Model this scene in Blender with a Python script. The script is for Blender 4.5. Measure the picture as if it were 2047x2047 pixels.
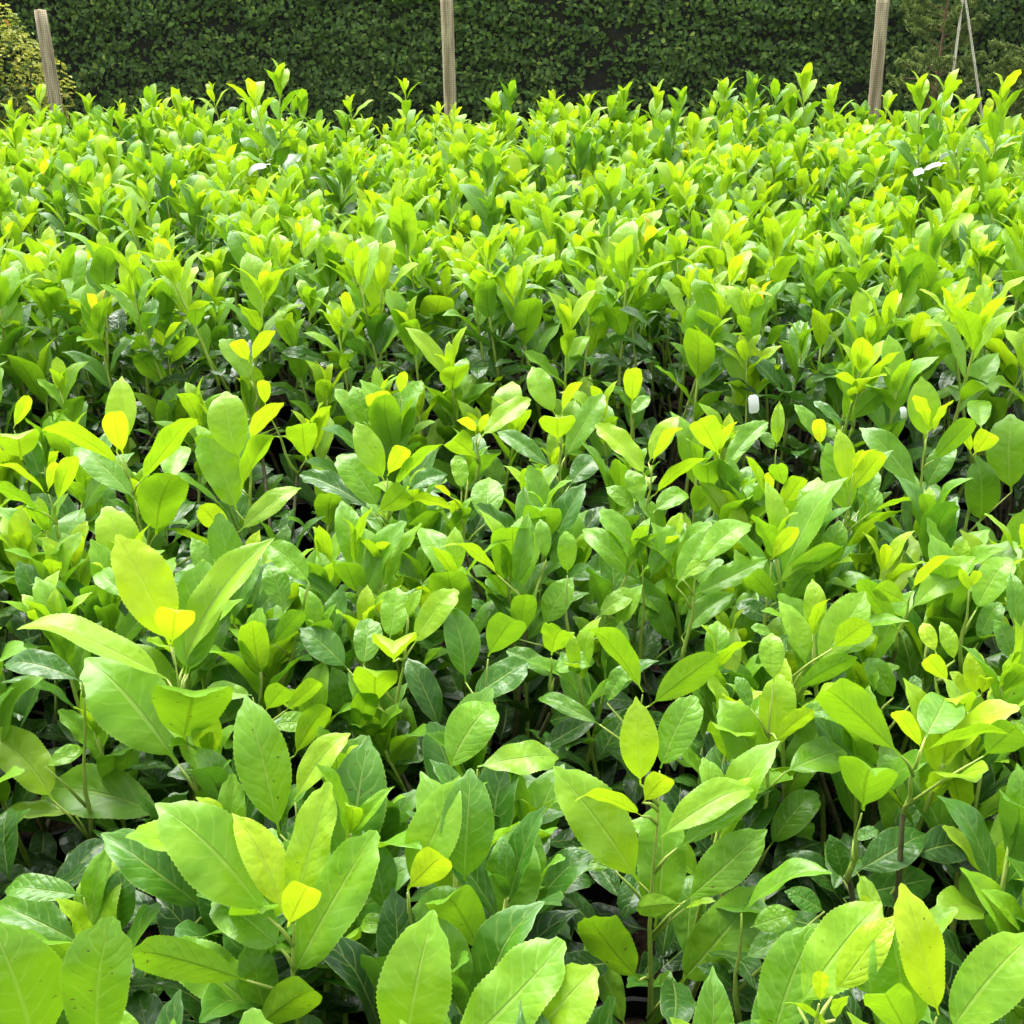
import bpy, math, random
import numpy as np
from mathutils import Vector, Matrix, noise as mnoise

# ------------------------------------------------------------------ clear
for o in list(bpy.data.objects): bpy.data.objects.remove(o)
scene = bpy.context.scene
COL = scene.collection
R = math.radians
rnd = random.Random(11)

# ------------------------------------------------------------------ camera
CAM_H, PITCH, FOV = 1.55, R(24.0), R(47.0)
cam_d = bpy.data.cameras.new('camera'); cam = bpy.data.objects.new('camera', cam_d)
COL.objects.link(cam); scene.camera = cam
cam.location = (0, 0, CAM_H); cam.rotation_euler = (R(90) - PITCH, 0, 0)
cam_d.sensor_fit = 'HORIZONTAL'; cam_d.sensor_width = 36
cam_d.lens = 18 / math.tan(FOV / 2); cam_d.clip_start = .02; cam_d.clip_end = 500

# ------------------------------------------------------------------ sky, sun, exposure (bright overcast)
SUN_EL, SUN_AZ = R(62), R(-25)            # azimuth from +Y towards +X
world = bpy.data.worlds.new('World'); scene.world = world; world.use_nodes = True
nt = world.node_tree; nt.nodes.clear()
sky = nt.nodes.new('ShaderNodeTexSky'); sky.sky_type = 'NISHITA'; sky.sun_disc = False
sky.sun_elevation = SUN_EL; sky.sun_rotation = SUN_AZ
sky.air_density = 1.0; sky.dust_density = 4.0; sky.ozone_density = 1.0
hs = nt.nodes.new('ShaderNodeHueSaturation'); hs.inputs['Saturation'].default_value = .18
bg = nt.nodes.new('ShaderNodeBackground'); bg.inputs['Strength'].default_value = .15
wo = nt.nodes.new('ShaderNodeOutputWorld')
nt.links.new(sky.outputs[0], hs.inputs['Color']); nt.links.new(hs.outputs[0], bg.inputs['Color'])
nt.links.new(bg.outputs[0], wo.inputs['Surface'])
sun_d = bpy.data.lights.new('sun', 'SUN'); sun = bpy.data.objects.new('sun', sun_d); COL.objects.link(sun)
sun_d.energy = 1.3; sun_d.angle = R(40); sun_d.color = (1, .97, .92)
sv = Vector((math.sin(SUN_AZ) * math.cos(SUN_EL), math.cos(SUN_AZ) * math.cos(SUN_EL), math.sin(SUN_EL)))
sun.rotation_euler = (-sv).to_track_quat('-Z', 'Y').to_euler(); sun.location = (0, 0, 8)
vs = scene.view_settings; vs.view_transform = 'Standard'; vs.look = 'None'; vs.exposure = 1.83; vs.gamma = 1
vs.use_curve_mapping = False
cy = scene.cycles; cy.use_denoising = True; cy.max_bounces = 6; cy.diffuse_bounces = 3; cy.glossy_bounces = 2
cy.transmission_bounces = 4; cy.transparent_max_bounces = 4
cy.use_adaptive_sampling = True; cy.adaptive_threshold = .04; cy.caustics_reflective = False; cy.caustics_refractive = False

# ------------------------------------------------------------------ pixel helpers (photo is 2047 wide)
F = 1023.5 / math.tan(FOV / 2)
CT, ST = math.cos(PITCH), math.sin(PITCH)
EYE = Vector((0, 0, CAM_H))
def ray(px, py):
    a, b = (px - 1023.5) / F, (1023.5 - py) / F
    return Vector((a, CT + b * ST, -ST + b * CT)).normalized()
def at_y(px, py, y):
    d = ray(px, py); return EYE + d * (y / d.y)
def at_z(px, py, z):
    d = ray(px, py); return EYE + d * ((z - CAM_H) / d.z)
def project(p):
    v = Vector(p) - EYE
    dz = v.y * CT - v.z * ST; up = v.y * ST + v.z * CT
    return 1023.5 + F * v.x / dz, 1023.5 - F * up / dz

# ------------------------------------------------------------------ materials
def new_mat(name):
    m = bpy.data.materials.new(name); m.use_nodes = True; m.node_tree.nodes.clear(); return m
class NB:
    def __init__(s, m): s.t = m.node_tree
    def n(s, typ, **kw):
        nd = s.t.nodes.new(typ)
        for k, v in kw.items(): setattr(nd, k, v)
        return nd
    def put(s, sock, v):
        if hasattr(v, 'links') or isinstance(v, bpy.types.NodeSocket): s.t.links.new(v, sock)
        elif v is not None: sock.default_value = v
    def math(s, op, a, b=None, c=None, clamp=False):
        nd = s.n('ShaderNodeMath', operation=op, use_clamp=clamp)
        s.put(nd.inputs[0], a)
        if b is not None: s.put(nd.inputs[1], b)
        if c is not None: s.put(nd.inputs[2], c)
        return nd.outputs[0]
    def mix(s, f, a, b, blend='MIX'):
        nd = s.n('ShaderNodeMix', data_type='RGBA', blend_type=blend)
        s.put(nd.inputs[0], f); s.put(nd.inputs[6], a); s.put(nd.inputs[7], b); return nd.outputs[2]
    def ramp(s, f, stops, interp='LINEAR'):
        nd = s.n('ShaderNodeValToRGB'); cr = nd.color_ramp; cr.interpolation = interp
        while len(cr.elements) < len(stops): cr.elements.new(.5)
        for e, (p, c) in zip(cr.elements, stops): e.position = p; e.color = (*c, 1)
        s.put(nd.inputs[0], f); return nd.outputs[0]
    def smooth(s, v, lo, hi, a=0., b=1.):
        nd = s.n('ShaderNodeMapRange', interpolation_type='SMOOTHSTEP')
        s.put(nd.inputs[0], v); s.put(nd.inputs[1], lo); s.put(nd.inputs[2], hi); s.put(nd.inputs[3], a); s.put(nd.inputs[4], b)
        return nd.outputs[0]
    def noise(s, vec, scale, detail=2., rough=.5):
        nd = s.n('ShaderNodeTexNoise'); s.put(nd.inputs['Vector'], vec); nd.inputs['Scale'].default_value = scale
        nd.inputs['Detail'].default_value = detail; nd.inputs['Roughness'].default_value = rough; return nd.outputs['Fac']

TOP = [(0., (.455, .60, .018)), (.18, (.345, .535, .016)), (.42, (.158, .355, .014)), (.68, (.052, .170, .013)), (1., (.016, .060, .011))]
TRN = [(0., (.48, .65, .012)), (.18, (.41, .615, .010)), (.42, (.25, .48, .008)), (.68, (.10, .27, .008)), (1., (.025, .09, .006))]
def leaf_material(name, fine):
    m = new_mat(name); b = NB(m)
    age = b.n('ShaderNodeAttribute', attribute_type='OBJECT', attribute_name='age').outputs['Fac']
    rndm = b.n('ShaderNodeObjectInfo').outputs['Random']
    uv = b.n('ShaderNodeUVMap').outputs[0]
    sx = b.n('ShaderNodeSeparateXYZ'); b.put(sx.inputs[0], uv)
    u = b.math('SUBTRACT', b.math('MULTIPLY', sx.outputs[0], 2.), 1.)       # -1..1 across
    v = sx.outputs[1]
    au = b.math('ABSOLUTE', u)
    tc = b.n('ShaderNodeTexCoord').outputs['Object']
    # offset noise by the object's random number so that no two leaves share blotches
    off = b.n('ShaderNodeCombineXYZ'); b.put(off.inputs[2], b.math('MULTIPLY', rndm, 40.))
    va = b.n('ShaderNodeVectorMath', operation='ADD'); b.put(va.inputs[0], tc); b.put(va.inputs[1], off.outputs[0])
    n1 = b.noise(va.outputs[0], 4., 2. if fine else 0.); n2 = b.noise(va.outputs[0], 13., 1.) if fine else .5
    back = b.n('ShaderNodeNewGeometry').outputs['Backfacing']
    # veins: midrib plus side veins that run forward from it
    mid = b.smooth(b.math('DIVIDE', au, b.math('SUBTRACT', 1.25, v)), .035, .10, 1., 0.)
    ph = b.math('MULTIPLY', b.math('SUBTRACT', v, b.math('MULTIPLY', b.math('POWER', au, 1.2), .22)), 8.)
    ph = b.math('ADD', ph, b.math('MULTIPLY', b.math('SIGN', u), .22))
    ph = b.math('ADD', ph, b.math('MULTIPLY', n1, 1.3))
    saw = b.math('ABSOLUTE', b.math('SUBTRACT', b.math('FRACT', ph), .5))    # 0 on the vein, .5 between
    side = b.math('MULTIPLY', b.smooth(saw, .02, .10, 1., 0.), b.smooth(au, .55, .95, 1., 0.))
    vein = b.math('MAXIMUM', mid, b.math('MULTIPLY', side, b.smooth(n1, .3, .7, .3, .75)))
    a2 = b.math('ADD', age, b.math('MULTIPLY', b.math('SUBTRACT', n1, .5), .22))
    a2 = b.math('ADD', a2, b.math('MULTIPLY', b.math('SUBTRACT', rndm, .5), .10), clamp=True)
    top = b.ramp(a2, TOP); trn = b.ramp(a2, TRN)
    pale = b.mix(.48, top, (.50, .64, .16, 1))
    topc = b.mix(b.math('MULTIPLY', vein, .62), top, pale)
    rim = b.smooth(au, .93, .995)
    topc = b.mix(b.math('MULTIPLY', rim, .45), topc, pale)
    und = b.mix(b.math('MULTIPLY', age, .5), top, (.19, .32, .05, 1))
    und = b.mix(b.math('MULTIPLY', mid, .6), und, b.mix(.5, und, (.03, .06, .01, 1)))
    und = b.mix(b.math('MULTIPLY', side, .14), und, (.06, .12, .01, 1))
    col = b.mix(back, topc, und)
    trn = b.mix(b.math('MULTIPLY', b.math('MULTIPLY', vein, back), .6), trn, b.mix(.55, trn, (.02, .04, .0, 1)))
    # orange flush on the very youngest leaves of some shoots
    fl = b.math('MULTIPLY', b.smooth(age, .0, -.3), b.smooth(n1, .40, .75, 0., .6))
    col = b.mix(fl, col, (.55, .20, .03, 1)); trn = b.mix(fl, trn, (.7, .25, .02, 1))
    if fine:
        sp = b.noise(va.outputs[0], 30., 0.); sp = b.math('MULTIPLY', b.smooth(sp, .80, .86), b.smooth(rndm, .45, .75, 0., .8))
        col = b.mix(sp, col, (.10, .06, .02, 1)); trn = b.mix(sp, trn, (.06, .03, .01, 1))
    # relief: quilted between the veins
    h = b.math('ADD', b.math('MULTIPLY', b.smooth(saw, .0, .3), b.math('MULTIPLY', b.smooth(rndm, .2, 1.), .20)), b.math('MULTIPLY', n2, .8))
    h = b.math('SUBTRACT', h, b.math('MULTIPLY', mid, .7))
    h = b.math('ADD', h, b.math('MULTIPLY', n1, 2.2))
    bp = b.n('ShaderNodeBump'); bp.inputs['Strength'].default_value = .6; bp.inputs['Distance'].default_value = .0026
    b.put(bp.inputs['Height'], h)
    nrm = bp.outputs[0] if fine else None
    p = b.n('ShaderNodeBsdfPrincipled')
    b.put(p.inputs['Base Color'], col); b.put(p.inputs['Normal'], nrm)
    rg = b.math('SUBTRACT', .40, b.math('MULTIPLY', age, .13)); rg = b.math('ADD', rg, b.math('MULTIPLY', n2, .08))
    rg = b.math('ADD', rg, b.math('MULTIPLY', back, .25))
    if not fine: rg = b.math('ADD', rg, .12)
    b.put(p.inputs['Roughness'], rg); p.inputs['IOR'].default_value = 1.5
    b.put(p.inputs['Specular IOR Level'], b.math('SUBTRACT', .43, b.math('MULTIPLY', back, .2)))
    t = b.n('ShaderNodeBsdfTranslucent'); b.put(t.inputs[0], trn)
    mx = b.n('ShaderNodeMixShader'); b.put(mx.inputs[0], b.math('SUBTRACT', .46, b.math('MULTIPLY', age, .26)))
    b.put(mx.inputs[1], p.outputs[0]); b.put(mx.inputs[2], t.outputs[0])
    out = b.n('ShaderNodeOutputMaterial'); b.put(out.inputs[0], mx.outputs[0])
    return m

def mass_material(name, stops, tr=.25, rough=.45):
    """foliage joined in one mesh: colour per leaf from the 'shade' attribute"""
    m = new_mat(name); b = NB(m)
    a = b.n('ShaderNodeAttribute', attribute_type='GEOMETRY', attribute_name='shade').outputs['Fac']
    c = b.ramp(a, stops)
    p = b.n('ShaderNodeBsdfPrincipled'); b.put(p.inputs['Base Color'], c); p.inputs['Roughness'].default_value = rough
    p.inputs['Specular IOR Level'].default_value = .4
    t = b.n('ShaderNodeBsdfTranslucent'); b.put(t.inputs[0], b.mix(.5, c, (.25, .35, .02, 1), 'MULTIPLY')); b.put(t.inputs[0], c)
    mx = b.n('ShaderNodeMixShader'); mx.inputs[0].default_value = tr
    b.put(mx.inputs[1], p.outputs[0]); b.put(mx.inputs[2], t.outputs[0])
    out = b.n('ShaderNodeOutputMaterial'); b.put(out.inputs[0], mx.outputs[0]); return m

def plain(name, c1, c2, scale=8., rough=.7, stretch=(1, 1, 1), bump=.3, dist=.002, spec=.4):
    m = new_mat(name); b = NB(m)
    tc = b.n('ShaderNodeTexCoord').outputs['Object']
    mp = b.n('ShaderNodeMapping'); b.put(mp.inputs[0], tc); mp.inputs['Scale'].default_value = stretch
    f = b.noise(mp.outputs[0], scale, 5., .6); f2 = b.smooth(f, .35, .65)
    p = b.n('ShaderNodeBsdfPrincipled'); b.put(p.inputs['Base Color'], b.mix(f2, (*c1, 1), (*c2, 1)))
    p.inputs['Roughness'].default_value = rough; p.inputs['Specular IOR Level'].default_value = spec
    bp = b.n('ShaderNodeBump'); bp.inputs['Strength'].default_value = bump; bp.inputs['Distance'].default_value = dist
    b.put(bp.inputs['Height'], f); b.put(p.inputs['Normal'], bp.outputs[0])
    out = b.n('ShaderNodeOutputMaterial'); b.put(out.inputs[0], p.outputs[0]); return m

M_LEAF = leaf_material('laurel_leaf', True); M_LEAF_FAR = leaf_material('laurel_leaf_plain', False)
M_STEM = plain('green_stem', (.26, .38, .05), (.36, .44, .09), 30, .5)
M_WOOD = plain('brown_stem', (.07, .06, .03), (.12, .12, .05), 40, .75)
M_POT = plain('black_pot_plastic', (.005, .005, .005), (.009, .009, .009), 20, .6, spec=.2)
M_SOIL = plain('potting_compost', (.010, .007, .004), (.035, .024, .014), 60, .95, bump=1., dist=.01, spec=.1)
M_GROUND = plain('black_ground_cloth', (.005, .005, .005), (.012, .012, .010), 14, .9, spec=.1)
M_POST = plain('weathered_post_wood', (.33, .25, .15), (.70, .58, .39), 5, .85, (9, 9, .7), 1., .006)
M_NET = plain('plastic_netting', (.02, .024, .018), (.04, .04, .034), 20, .5)
M_CANE = plain('bamboo', (.80, .74, .55), (.86, .80, .64), 10, .45, (3, 3, .3))
M_TAG = plain('white_plastic', (.80, .80, .80), (.84, .84, .83), 10, .4, bump=.02)
M_BARK = plain('conifer_bark', (.16, .10, .05), (.28, .18, .09), 30, .8)
M_HEDGE = mass_material('hedge_leaf', [(0., (.026, .062, .010)), (.45, (.090, .200, .024)), (.8, (.21, .38, .045)), (1., (.42, .54, .08))], .28, .45)
M_CORE = plain('hedge_light_block', (.006, .009, .004), (.016, .018, .008), 12, .95, bump=1., dist=.03)  # dark twig colour for the light-blocking box added inside the hedge
M_CONIF = mass_material('conifer_spray', [(0., (.12, .20, .04)), (.6, (.26, .36, .07)), (1., (.46, .52, .13))], .35, .6)
M_GOLD = mass_material('golden_shrub_leaf', [(0., (.14, .20, .02)), (.45, (.34, .40, .035)), (.85, (.60, .60, .09)), (.95, (.65, .28, .04)), (1., (.70, .22, .04))], .4, .5)

# ------------------------------------------------------------------ object helpers
def tag(o, label, cat, group=None):
    o['label'] = label; o['category'] = cat
    if group: o['group'] = group
    return o
def link(o, parent=None):
    COL.objects.link(o)
    if parent is not None: o.parent = parent
    return o
def mesh_obj(name, verts, faces, mat, parent=None, smooth=True, loc=None):
    me = bpy.data.meshes.new(name); me.from_pydata([tuple(v) for v in verts], [], faces); me.materials.append(mat)
    if smooth: me.polygons.foreach_set('use_smooth', [True] * len(me.polygons))
    me.update(); o = bpy.data.objects.new(name, me)
    if loc is not None: o.location = loc
    return link(o, parent)
def empty(name, loc):
    o = bpy.data.objects.new(name, None); o.location = loc; o.empty_display_size = .1; return link(o)
def tube(V, Fc, pts, radii, n=6, cap=True):
    """append a swept tube through pts to vertex/face lists"""
    pts = [Vector(p) for p in pts]; base = len(V); prev = None
    for i, p in enumerate(pts):
        t = (pts[min(i + 1, len(pts) - 1)] - pts[max(i - 1, 0)]).normalized()
        ref = Vector((1, 0, 0)) if abs(t.x) < .8 else Vector((0, 1, 0))
        a = t.cross(ref).normalized(); c = t.cross(a)
        for k in range(n):
            th = 2 * math.pi * k / n
            V.append(p + (a * math.cos(th) + c * math.sin(th)) * radii[i])
        if i:
            for k in range(n):
                q = base + (i - 1) * n; Fc.append((q + k, q + (k + 1) % n, q + n + (k + 1) % n, q + n + k))
    if cap:
        Fc.append(tuple(base + k for k in reversed(range(n)))); Fc.append(tuple(base + (len(pts) - 1) * n + k for k in range(n)))
def lathe(V, Fc, prof, n=20, c=(0, 0, 0)):
    base = len(V)
    for r_, z in prof:
        for k in range(n):
            th = 2 * math.pi * k / n; V.append(Vector((c[0] + r_ * math.cos(th), c[1] + r_ * math.sin(th), c[2] + z)))
    for i in range(len(prof) - 1):
        for k in range(n):
            q = base + i * n; Fc.append((q + k, q + (k + 1) % n, q + n + (k + 1) % n, q + n + k))

# ------------------------------------------------------------------ laurel leaf meshes (unit length along +Y, upper side +Z)
def leaf_mesh(nl, nw, seed, teeth):
    r = random.Random(seed)
    W = r.uniform(.185, .225)
    a_, b_ = [(r.uniform(.50, .60), r.uniform(.42, .50)), (r.uniform(.70, .85), r.uniform(.66, .78)), (r.uniform(.78, .92), r.uniform(.84, .98))][seed % 3]
    fold = r.uniform(.18, .55); arch = r.uniform(.02, .12); curl = r.uniform(.0, .15); wav = r.uniform(.008, .026)
    nwv = r.uniform(1.5, 3.2); ph1, ph2 = r.uniform(0, 6), r.uniform(0, 6); twist = r.uniform(-.35, .35); bend = r.uniform(-.04, .04)
    asym = r.uniform(-.08, .08)
    pk = a_ / (a_ + b_); nrm = pk ** a_ * (1 - pk) ** b_
    V, UV, Fc = [], [], []
    for i in range(nl + 1):
        t = i / nl; s = (t - .075) / .925
        if s <= 0: w = .011
        else:
            w = W * (s ** a_) * ((1 - s) ** b_) / nrm
            if s > .88: w *= 1 - .35 * math.sin(math.pi * (s - .88) / .12) ** 1      # short drawn-out point
            w = max(w, .011 * (1 - s) + .0015)
        th = twist * (t - .5)
        for j in range(nw + 1):
            u = -1 + 2 * j / nw; au = abs(u)
            ww = w * (1 + asym * (1 if u > 0 else -1))
            if teeth and au > .99 and 0 < s < .985: ww *= 1 + (.030 if i % 2 else -.012)
            x = u * ww * (1 - .18 * fold)
            z = fold * au * ww * .9 - .30 * ww * au ** 4 * fold
            if s > 0: z += wav * math.sin(2 * math.pi * nwv * t + (ph1 if u > 0 else ph2)) * au ** 2 * min(1, ww / W * 1.3)
            x, z = x * math.cos(th) - z * math.sin(th), x * math.sin(th) + z * math.cos(th)
            z += arch * 4 * t * (1 - t) - curl * max(0, (t - .62) / .38) ** 2
            x += bend * math.sin(math.pi * t)
            V.append((x, t - .25 * curl * max(0, (t - .62) / .38) ** 3, z)); UV.append(((u + 1) / 2, t))
    for i in range(nl):
        for j in range(nw):
            q = i * (nw + 1) + j; Fc.append((q, q + 1, q + nw + 2, q + nw + 1))
    me = bpy.data.meshes.new('leaf'); me.from_pydata(V, [], Fc); me.materials.append(M_LEAF if nl > 10 else M_LEAF_FAR)
    ul = me.uv_layers.new(name='UVMap')
    ul.data.foreach_set('uv', np.array([UV[l.vertex_index] for l in me.loops], dtype=np.float32).ravel())
    me.polygons.foreach_set('use_smooth', [True] * len(me.polygons)); me.update(); return me
NV = 15
LEAF_HI = [leaf_mesh(56, 8, 100 + k, True) for k in range(NV)]
LEAF_MID = [leaf_mesh(16, 6, 100 + k, False) for k in range(NV)]
LEAF_LOW = [leaf_mesh(9, 4, 100 + k, False) for k in range(NV)]
LODS = (LEAF_HI, LEAF_MID, LEAF_LOW)

def leaf_matrix(base, d, length, width=1., roll=0., axis=Vector((0, 0, 1))):
    """leaf frame: +Y along d, upper side towards the stem's tip"""
    y = d.normalized(); z = axis - y * axis.dot(y)
    if z.length < .05: z = Vector((0, -1, 0)) - y * (-y.y)
    z.normalize(); x = y.cross(z)
    if roll:
        c, s = math.cos(roll), math.sin(roll); x, z = x * c + z * s, z * c - x * s
    m = Matrix.Identity(4)
    for i in range(3):
        m[i][0] = x[i] * length * width; m[i][1] = y[i] * length; m[i][2] = z[i] * length; m[i][3] = base[i]
    return m
N_LEAF = 0
def add_leaf(parent, mesh, m, age):
    global N_LEAF
    o = bpy.data.objects.new('leaf', mesh); o['age'] = float(age); o.matrix_basis = m
    COL.objects.link(o); o.parent = parent; N_LEAF += 1
    return o

# ------------------------------------------------------------------ shoots
def make_shoot_template(seed, young=.0, n=10, length=.30, flush=False):
    """stem polyline (local, foot at origin) and leaves [(base, dir, length, width, roll, age, variant)]"""
    r = random.Random(seed); pts = []
    lean = Vector((r.uniform(-.2, .2), r.uniform(-.2, .2), 1)).normalized(); big = r.uniform(.9, 1.18); gap = r.uniform(.8, 1.35); wide = r.uniform(.86, 1.1); open_ = r.uniform(-6, 8); bow = Vector((r.uniform(-.1, .1), r.uniform(-.1, .1), 0))
    for i in range(7):
        t = i / 6; pts.append(lean * length * t + bow * length * t * t * .6)
    def on(t):
        t = max(0, min(.9999, t)) * 6; i = int(t); return pts[i].lerp(pts[i + 1], t - i)
    leaves = []; az = r.uniform(0, 6.28); top = length; s = .0
    for k in range(n):
        tt = 1 - s / length
        if tt < .02: break
        L = min(.050 + .017 * k, .104) * r.uniform(.82, 1.18) * big
        el = R(max(72 - 3.6 * k, 24) + r.uniform(-14, 11) - open_)
        if k == 0: el = R(r.uniform(66, 82))
        d = Vector((math.cos(az) * math.cos(el), math.sin(az) * math.cos(el), math.sin(el)))
        age = young + .03 + .062 * k + r.uniform(-.06, .07)
        if flush and k < 2: age = -.3
        leaves.append((on(tt), d, L, wide * r.uniform(.84, 1.08) + .012 * min(k, 8) - .05, r.uniform(-.25, .25), min(1., age), r.randrange(NV)))
        az += R(137.5) + r.uniform(-.25, .25); s += (.006 + .005 * k if k < 4 else .027) * gap * r.uniform(.75, 1.3)
    return pts, leaves, length
TEMPLATES = [make_shoot_template(500 + k, young=(-.03, .02, .07, .0, .14, .05, .24)[k % 7], n=7 + k % 6, length=.24 + .02 * (k % 6), flush=(k == 4)) for k in range(44)]
TALL = [make_shoot_template(900 + k, young=.0 + .05 * (k % 3), n=15, length=.46) for k in range(4)]
def stem_mesh(pts, r0, r1, n=5):
    V, Fc = [], []; N = len(pts); tube(V, Fc, pts, [r0 + (r1 - r0) * i / (N - 1) for i in range(N)], n)
    me = bpy.data.meshes.new('shoot'); me.from_pydata([tuple(v) for v in V], [], Fc); me.materials.append(M_STEM)
    me.polygons.foreach_set('use_smooth', [True] * len(me.polygons)); return me
STEMS = {id(t): stem_mesh(t[0], .0036, .0018) for t in TEMPLATES + TALL}

def place_shoot(plant, template, foot, rz, scale, lod, dage=0., tilt=None):
    o = bpy.data.objects.new('shoot', STEMS[id(template)])
    rot = Matrix.Rotation(rz, 4, 'Z')
    if tilt is not None: rot = Vector((0, 0, 1)).rotation_difference(tilt).to_matrix().to_4x4() @ rot
    o.matrix_basis = Matrix.Translation(foot) @ rot @ Matrix.Scale(scale, 4)
    COL.objects.link(o); o.parent = plant
    for base, d, L, w, roll, age, var in template[1]:
        add_leaf(o, LODS[lod][var], leaf_matrix(base, d, L, w, roll), max(-.3, min(1., age + dage)))
    return o

# shared pot meshes
def pot_meshes():
    V, Fc = [], []
    lathe(V, Fc, [(.0, 0), (.085, 0), (.088, .004), (.108, .185), (.116, .186), (.117, .205), (.109, .205), (.104, .150)], 18)
    me = bpy.data.meshes.new('pot'); me.from_pydata([tuple(v) for v in V], [], Fc); me.materials.append(M_POT); me.update(); return me
POT = pot_meshes()
def soil_mesh():
    V, Fc = [], []; lathe(V, Fc, [(.1065, .176), (.085, .181), (.05, .186), (.018, .184), (.001, .187)], 16)
    for v in V: v.z += .004 * nz(v.x * 40, v.y * 40, 1)
    me = bpy.data.meshes.new('compost'); me.from_pydata([tuple(v) for v in V], [], Fc); me.materials.append(M_SOIL); me.update(); return me
def nz(x, y, z): return mnoise.noise(Vector((x, y, z)))
SOIL = None

SOIL = soil_mesh()
class Plant:
    """one potted laurel: empty > pot, stem (> lower leaves), shoots (> leaves)"""
    def __init__(s, x, y, label, group):
        s.o = empty('laurel_shrub', (x, y, 0)); tag(s.o, label, 'shrub', group); s.x, s.y = x, y
        p = bpy.data.objects.new('pot', POT); p.rotation_euler.z = (x * 7 + y * 3) % 6; link(p, s.o)
        link(bpy.data.objects.new('compost', SOIL), p)
        s.V, s.F = [], []; s.lower = []; s.feet = []
    def to(s, p): return Vector((p[0] - s.x, p[1] - s.y, p[2]))
    def branch(s, foot, r0=.006):
        """woody stem from the pot to a shoot's foot (local)"""
        foot = Vector(foot); a = Vector((foot.x * .12, foot.y * .12, .17)); mid = a.lerp(foot, .5); mid.x *= .75; mid.y *= .75
        tube(s.V, s.F, [a, mid.lerp(a, .5), mid, mid.lerp(foot, .55), foot], [r0, r0 * .9, r0 * .8, r0 * .7, .0036], 5, False)
    def close(s, r, n_lower, h0, h1, lod, spread=.2):
        me = bpy.data.meshes.new('stem'); me.from_pydata([tuple(v) for v in s.V], [], s.F); me.materials.append(M_WOOD)
        me.polygons.foreach_set('use_smooth', [True] * len(me.polygons)); st = bpy.data.objects.new('stem', me); link(st, s.o)
        for k in range(n_lower):
            az = r.uniform(0, 6.283); rad = spread * math.sqrt(r.random()); h = r.uniform(h0, h1)
            el = R(r.uniform(-12, 42)); d = Vector((math.cos(az) * math.cos(el), math.sin(az) * math.cos(el), math.sin(el)))
            az2 = az + r.uniform(-.5, .5)
            p = Vector((math.cos(az2) * rad * .7, math.sin(az2) * rad * .7, h))
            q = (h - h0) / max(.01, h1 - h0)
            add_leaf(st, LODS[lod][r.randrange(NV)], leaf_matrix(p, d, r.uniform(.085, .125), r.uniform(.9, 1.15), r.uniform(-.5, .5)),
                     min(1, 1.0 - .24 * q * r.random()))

# ================================================================== SETTING
g = mesh_obj('ground', [(-60, -20, 0), (60, -20, 0), (60, 100, 0), (-60, 100, 0)], [(0, 1, 2, 3)], M_GROUND, smooth=False)
g['kind'] = 'structure'; g['label'] = 'black woven ground cloth under the potted shrubs'

# ------------------------------------------------------------------ joined foliage helper
def leaf_cloud(name, P, N, L, W, shade, mat, parent, rs, fold=.25):
    """many small two-sided leaves in one mesh. P centre, N facing, numpy arrays"""
    n = len(P); N = N / np.linalg.norm(N, axis=1, keepdims=True)
    A = rs.normal(size=(n, 3)); A -= N * (A * N).sum(1, keepdims=True); A /= np.linalg.norm(A, axis=1, keepdims=True)
    B = np.cross(N, A); L = L[:, None]; W = W[:, None]
    v = np.empty((n, 6, 3), np.float32)
    v[:, 0] = P - A * L * .5; v[:, 3] = P + A * L * .5 - N * L * .10
    v[:, 1] = P - A * L * .18 + B * W * .5 + N * W * fold; v[:, 2] = P + A * L * .20 + B * W * .46 + N * W * fold
    v[:, 5] = P - A * L * .18 - B * W * .5 + N * W * fold; v[:, 4] = P + A * L * .20 - B * W * .46 + N * W * fold
    base = (np.arange(n) * 6)[:, None]
    quads = np.stack([base + np.array([0, 3, 2, 1]), base + np.array([0, 5, 4, 3])], 1).reshape(-1, 4)
    me = bpy.data.meshes.new(name); me.vertices.add(n * 6); me.vertices.foreach_set('co', v.ravel())
    me.loops.add(n * 8); me.loops.foreach_set('vertex_index', quads.ravel().astype(np.int32))
    me.polygons.add(n * 2); me.polygons.foreach_set('loop_start', np.arange(0, n * 8, 4, dtype=np.int32))
    me.polygons.foreach_set('loop_total', np.full(n * 2, 4, np.int32))
    at = me.attributes.new('shade', 'FLOAT', 'POINT'); at.data.foreach_set('value', np.repeat(shade.astype(np.float32), 6))
    me.materials.append(mat); me.update(calc_edges=True); me.validate()
    o = bpy.data.objects.new(name, me); link(o, parent); o['kind'] = 'stuff'; return o
def nz(x, y, z): return mnoise.noise(Vector((x, y, z)))

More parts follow.
